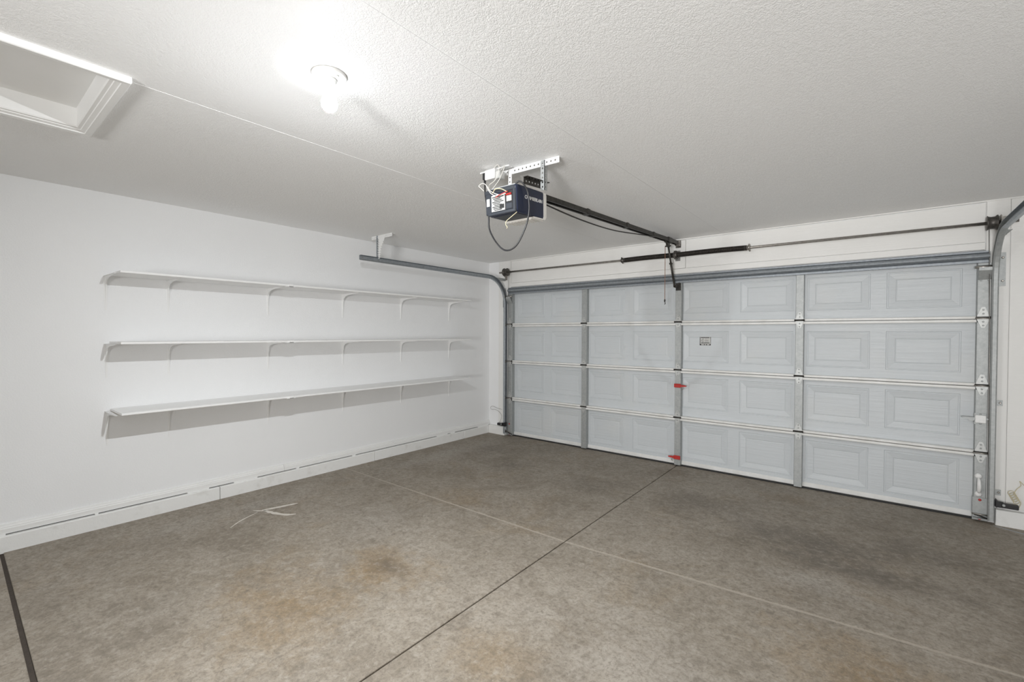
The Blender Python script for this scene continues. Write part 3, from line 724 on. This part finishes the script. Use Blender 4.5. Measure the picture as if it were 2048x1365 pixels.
# wires on the rear of the opener
def wire(name, pts, r, mat, parent=op): return MB().tube(spline(pts, 7), r, 6).build(name, mat, parent)
wire('wire', [(2.62, -2.93, 2.50), (2.70, -2.96, 2.535), (2.735, -2.97, 2.515), (2.72, -2.985, 2.44), (2.70, -3.02, 2.40), (2.72, -3.05, 2.362)], .0025, 'wire_white')
wire('wire', [(2.66, -2.93, 2.46), (2.76, -2.95, 2.525), (2.745, -2.97, 2.45), (2.735, -3.0, 2.40), (2.74, -3.04, 2.36)], .0024, 'wire_white')
wire('wire', [(2.69, -3.06, 2.352), (2.675, -3.075, 2.372), (2.665, -3.08, 2.385), (2.70, -3.085, 2.392), (2.735, -3.09, 2.372), (2.765, -3.09, 2.335), (2.80, -3.088, 2.312), (2.83, -3.085, 2.300)], .0026, 'wire_white')
wire('wire', [(2.735, -3.09, 2.372), (2.77, -3.10, 2.325), (2.80, -3.10, 2.300), (2.84, -3.095, 2.290), (2.885, -3.085, 2.298)], .0025, 'wire_white')
wire('wire', [(2.78, -3.085, 2.315), (2.815, -3.098, 2.332), (2.86, -3.098, 2.325), (2.895, -3.085, 2.305)], .0030, 'wire_cream')
wire('wire', [(2.81, -3.09, 2.285), (2.85, -3.10, 2.292), (2.90, -3.085, 2.308)], .0026, 'red')
wire('wire', [(2.945, -3.055, 2.186), (2.925, -3.07, 2.165), (2.89, -3.085, 2.135), (2.885, -3.085, 2.115), (2.896, -3.085, 2.100), (2.892, -3.085, 2.090)], .0019, 'wire_cream')

# power cord and ceiling receptacle
rc = empty('outlet_box', (2.64, -2.90, ZC)); tag(rc, 'white surface outlet box on a ceiling strip beside the opener hanger', 'outlet box')
m = MB(); m.box((2.53, -2.925, ZC - .009), (2.775, -2.885, ZC - .0005)); m.bevel(.002); m.build('mounting_strip', 'white_plastic', rc)
m = MB(); m.box((2.598, -2.955, ZC - .072), (2.682, -2.88, ZC - .009)); m.bevel(.004); m.build('box', 'white_plastic', rc)
m = MB(); m.box((2.684, -2.95, ZC - .078), (2.724, -2.90, ZC - .030)); m.bevel(.004); m.build('adapter', 'label_white', rc)
pc = empty('power_cord', (2.585, -2.94, ZC - .03)); tag(pc, 'black power cord looping below the garage door opener', 'power cord')
m = MB(); m.box((2.578, -2.955, ZC - .066), (2.598, -2.925, ZC - .022)); m.bevel(.004); m.lathe([(.008, 0), (.006, -.03)], (2.588, -2.94, ZC - .066), 2, 8); m.build('plug', 'black_plastic', pc)
cpts = [(2.588, -2.94, ZC - .09), (2.600, -2.95, 2.38), (2.645, -2.985, 2.30), (2.665, -2.99, 2.22), (2.675, -2.99, 2.13), (2.745, -3.0, 2.035), (2.815, -3.0, 1.985), (2.885, -2.99, 2.005), (2.945, -2.98, 2.10), (2.972, -2.975, 2.20), (2.975, -2.99, 2.30), (2.965, -3.02, 2.352), (2.945, -3.035, 2.368), (2.92, -3.04, 2.358)]
MB().tube(spline(cpts, 8), .0052, 8).build('cable', 'black_plastic', pc)

# ------------------------------------------------------------------ ceiling lamp
LX, LY = 2.823, -4.150
lp = empty('ceiling_light', (LX, LY, ZC)); tag(lp, 'bare lit bulb in a round white porcelain ceiling lampholder', 'ceiling light')
m = MB(); m.lathe([(.069, 0), (.069, -.006), (.066, -.012), (.060, -.013), (.034, -.017), (.030, -.019)], (LX, LY, ZC), 2, 40); pl = m.build('base_plate', 'porcelain', lp)
m = MB(); m.lathe([(.031, -.016), (.030, -.026), (.025, -.028), (.024, -.044), (.021, -.046)], (LX, LY, ZC), 2, 32); m.build('socket', 'porcelain', lp)
for dx_, dy_ in ((-.045, -.01), (.045, .01)):
    m = MB(); m.lathe([(.006, -.0135), (.006, -.018), (.003, -.019)], (LX + dx_, LY + dy_, ZC), 2, 10); m.build('mounting_screw', 'nylon', pl)
m = MB(); m.lathe([(.014, -.040), (.0135, -.052)], (LX, LY, ZC), 2, 20); m.build('bulb_cap', 'brass', lp)
bp_ = [(.0135, -.050), (.016, -.060), (.021, -.075), (.027, -.092), (.0315, -.108)] + [(.0325 * math.cos(a_ * math.pi / 28), -.118 - .0322 * math.sin(a_ * math.pi / 28)) for a_ in range(14)] + [(.001, -.1502)]
m = MB(); m.lathe(bp_, (LX, LY, ZC), 2, 24); m.bm.normal_update()
for f in m.bm.faces:
    nz = -abs(f.normal.z) if f.calc_center_median().z < ZC - .118 else 0
    f.material_index = next((q_ for q_, lim in enumerate((-.975, -.88, -.79, -.66, -.52)) if nz < lim), 5)
bu = m.build('bulb', ['bulb_tip', 'bulb_dome', 'bulb_shoulder', 'bulb_side', 'bulb_waist', 'bulb_neck'], lp); bu['label'] = 'glowing pear-shaped glass bulb'

# ------------------------------------------------------------------ wall shelves
bkt = MB()
rib = [(0, 0), (.305, 0), (.305, -.005), (.20, -.011), (.11, -.018), (.055, -.030), (.028, -.052), (.015, -.10), (.008, -.18), (.005, -.255), (0, -.255)]
bkt.prism([(a, b) for a, b in rib], 1, -.0035, .0035)
v_ = bkt
v_.prism([(-.013, 0), (.013, 0), (.013, -.06), (.0065, -.250), (.004, -.262), (-.004, -.262), (-.0065, -.250), (-.013, -.06)], 0, 0, .0025)
v_.prism([(0, -.013), (.10, -.013), (.30, -.007), (.312, -.004), (.312, .004), (.30, .007), (.10, .013), (0, .013)], 2, -.0025, 0)
bk_me = bkt.mesh('bracket', 'shelf')
m = MB(); m.lathe([(.005, 0), (.004, .003)], (0, 0, 0), 0, 8); scr_me = m.mesh('screw', 'shelf')
m = MB(); m.lathe([(.0035, 0), (.003, .0022)], (0, 0, 0), 0, 8); scr2 = m.mesh('screw', 'shaft_steel')
BY = (-4.372, -3.98, -3.188, -2.40, -1.618, -.812)
def shelf(zt, label):
    root = empty('wall_shelf', (.0, -2.55, zt)); tag(root, label, 'shelf', 'wall shelves')
    th = .0165
    for a, b, dz in ((-4.352, -3.133, 0), (-3.131, -.735, -.0005)):
        m = MB(); m.box((.003, a, zt - th + dz), (.356, b, zt + dz)); m.bevel(.0025, 2); m.build('shelf_board', 'shelf', root)
    for i, y in enumerate(BY):
        b_ = inst('bracket', bk_me, root, (.0005, y, zt - th - .0008))
        inst('screw', scr2, b_, (.003, y, zt - th - .252)); inst('screw', scr2, b_, (.003, y + .008, zt - th - .030))
    m = MB(); m.box((.335, -3.175, zt - th - .004), (.3625, -3.095, zt - th)); m.box((.3575, -3.150, zt - th - .004), (.3625, -3.112, zt + .002)); m.build('joint_clip', 'shelf', root)
    return root
shelf(.893, 'lowest of the three long white wall shelves, nearest the floor')
shelf(1.408, 'middle of the three long white wall shelves on brackets')
shelf(1.924, 'topmost of the three long white wall shelves, below the door track')

# ------------------------------------------------------------------ safety sensors
def sensor(sx_, x0, z, label, wpts, wmat):
    root = empty('safety_sensor', (x0, -.06, z)); tag(root, label, 'sensor', 'door safety sensors')
    m = MB(); m.box((x0 - .004, -.075, z - .028), (x0 + .004, -.02, z + .028)); m.box((min(x0, x0 + sx_*.035), -.079, z - .024), (max(x0, x0 + sx_*.035), -.075, z + .024)); m.build('bracket', 'black_plastic', root)
    m = MB(); a = x0 + sx_*.025; b = x0 + sx_*.115
    m.box((min(a, b), -.095, z - .020), (max(a, b), -.058, z + .016)); m.bevel(.006, 2); m.build('sensor_body', 'black_plastic', root)
    m = MB(); m.lathe([(.010, 0), (.010, -.004), (.006, -.006)], (x0 + sx_*.035, -.095, z + .002), 1, 12); m.build('wing_nut', 'galv', root)
    MB().tube(spline(wpts, 8), .0022, 6).build('sensor_wire', wmat, root)
sensor(-1, .372, .165, 'black safety sensor on the track beside the shelf wall corner', [(.27, -.07, .175), (.265, -.03, .20), (.268, -.004, .27), (.22, -.004, .325), (.14, -.004, .350), (.07, -.004, .345), (.05, -.004, .37), (.09, -.004, .395), (.18, -.004, .375), (.27, -.004, .365)], 'shaft_steel')
coil = []
for i in range(40):
    u = i / 39; a = u * 10 * math.pi; coil.append((5.432 - .035*u + .018*math.cos(a), -.020, .195 + .075*u + .022*math.sin(a)))
sensor(1, 5.315, .176, 'black safety sensor on the track below the lift handle side', [(5.42, -.075, .165), (5.435, -.04, .160)] + coil + [(5.43, -.012, .30), (5.45, -.01, .33), (5.445, -.006, .36), (5.47, -.006, .33)], 'wire_cream')

# ------------------------------------------------------------------ dried paint marks on the slab
sp = empty('paint_spill', (.72, -3.45, .0)); tag(sp, 'dried pale forked paint streak on the concrete floor', 'paint mark')
def streak(pts, wd):
    m = MB(); L_ = []; R_ = []
    P = spline(pts, 5); n = len(P)
    for i, p in enumerate(P):
        d = (P[min(i+1, n-1)] - P[max(i-1, 0)]).normalized(); nn = Vector((-d.y, d.x, 0)); w_ = wd * (math.sin(math.pi * (i + .4) / (n + .2)) ** .6) * random.uniform(.7, 1.2)
        L_.append(p + nn * w_); R_.append(p - nn * w_)
    for i in range(n - 1):
        m.prism([(L_[i].x, L_[i].y), (L_[i+1].x, L_[i+1].y), (R_[i+1].x, R_[i+1].y), (R_[i].x, R_[i].y)], 2, -.001, .0006)
    m.build('streak', 'paint_spill', sp)
streak([(.60, -3.50, 0), (.63, -3.42, 0), (.655, -3.32, 0), (.675, -3.235, 0)], .022)
streak([(.61, -3.49, 0), (.72, -3.47, 0), (.85, -3.42, 0), (.90, -3.36, 0)], .020)
streak([(.55, -3.55, 0), (.60, -3.52, 0), (.64, -3.48, 0)], .010)
streak([(.62, -3.54, 0), (.70, -3.70, 0), (.78, -3.80, 0)], .006)

ch = empty('blue_streak', (5.42, -.25, 0)); tag(ch, 'pale blue streak on the floor by the right track foot', 'chalk mark')  # thin flat strip of pale blue on the floor
m = MB(); a = Vector((5.300, -.062, 0)); b = Vector((5.62, -.22, 0)); d = (b - a).normalized(); n_ = Vector((-d.y, d.x, 0))
m.prism([((a - n_*.004).x, (a - n_*.004).y), ((b - n_*.010).x, (b - n_*.010).y), ((b + n_*.010).x, (b + n_*.010).y), ((a + n_*.004).x, (a + n_*.004).y)], 2, -.001, .0005); m.build('streak', 'pale_blue', ch)

# body of the added fill lamp, unseen behind the camera
fill_rig = empty('fill_lamp', (FILL_POS.x, FILL_POS.y, 0)); tag(fill_rig, 'added tripod fill lamp, unseen behind the camera', 'added fill lamp')
for c_, q_ in HEADS:
    m = MB(); m.box((-.52, -.395, 0), (.52, .395, .10)); m.bevel(.01, 2); m.xf(Matrix.Translation(c_) @ q_.to_matrix().to_4x4()); m.build('fill_lamp_head', 'black_plastic', fill_rig)
MB().tube([(FILL_POS.x + .02, FILL_POS.y - .09, .20), (FILL_POS.x + .02, FILL_POS.y - .09, FILL_POS.z - .03)], .014, 10).build('fill_lamp_pole', 'black_plastic', fill_rig)
for k in range(3):
    a = k * 2 * math.pi / 3 + .4
    MB().tube([(FILL_POS.x + .02, FILL_POS.y - .09, .50), (FILL_POS.x + .34*math.cos(a), FILL_POS.y - .09 + .34*math.sin(a), .012)], .011, 8).build('fill_lamp_leg', 'black_plastic', fill_rig)
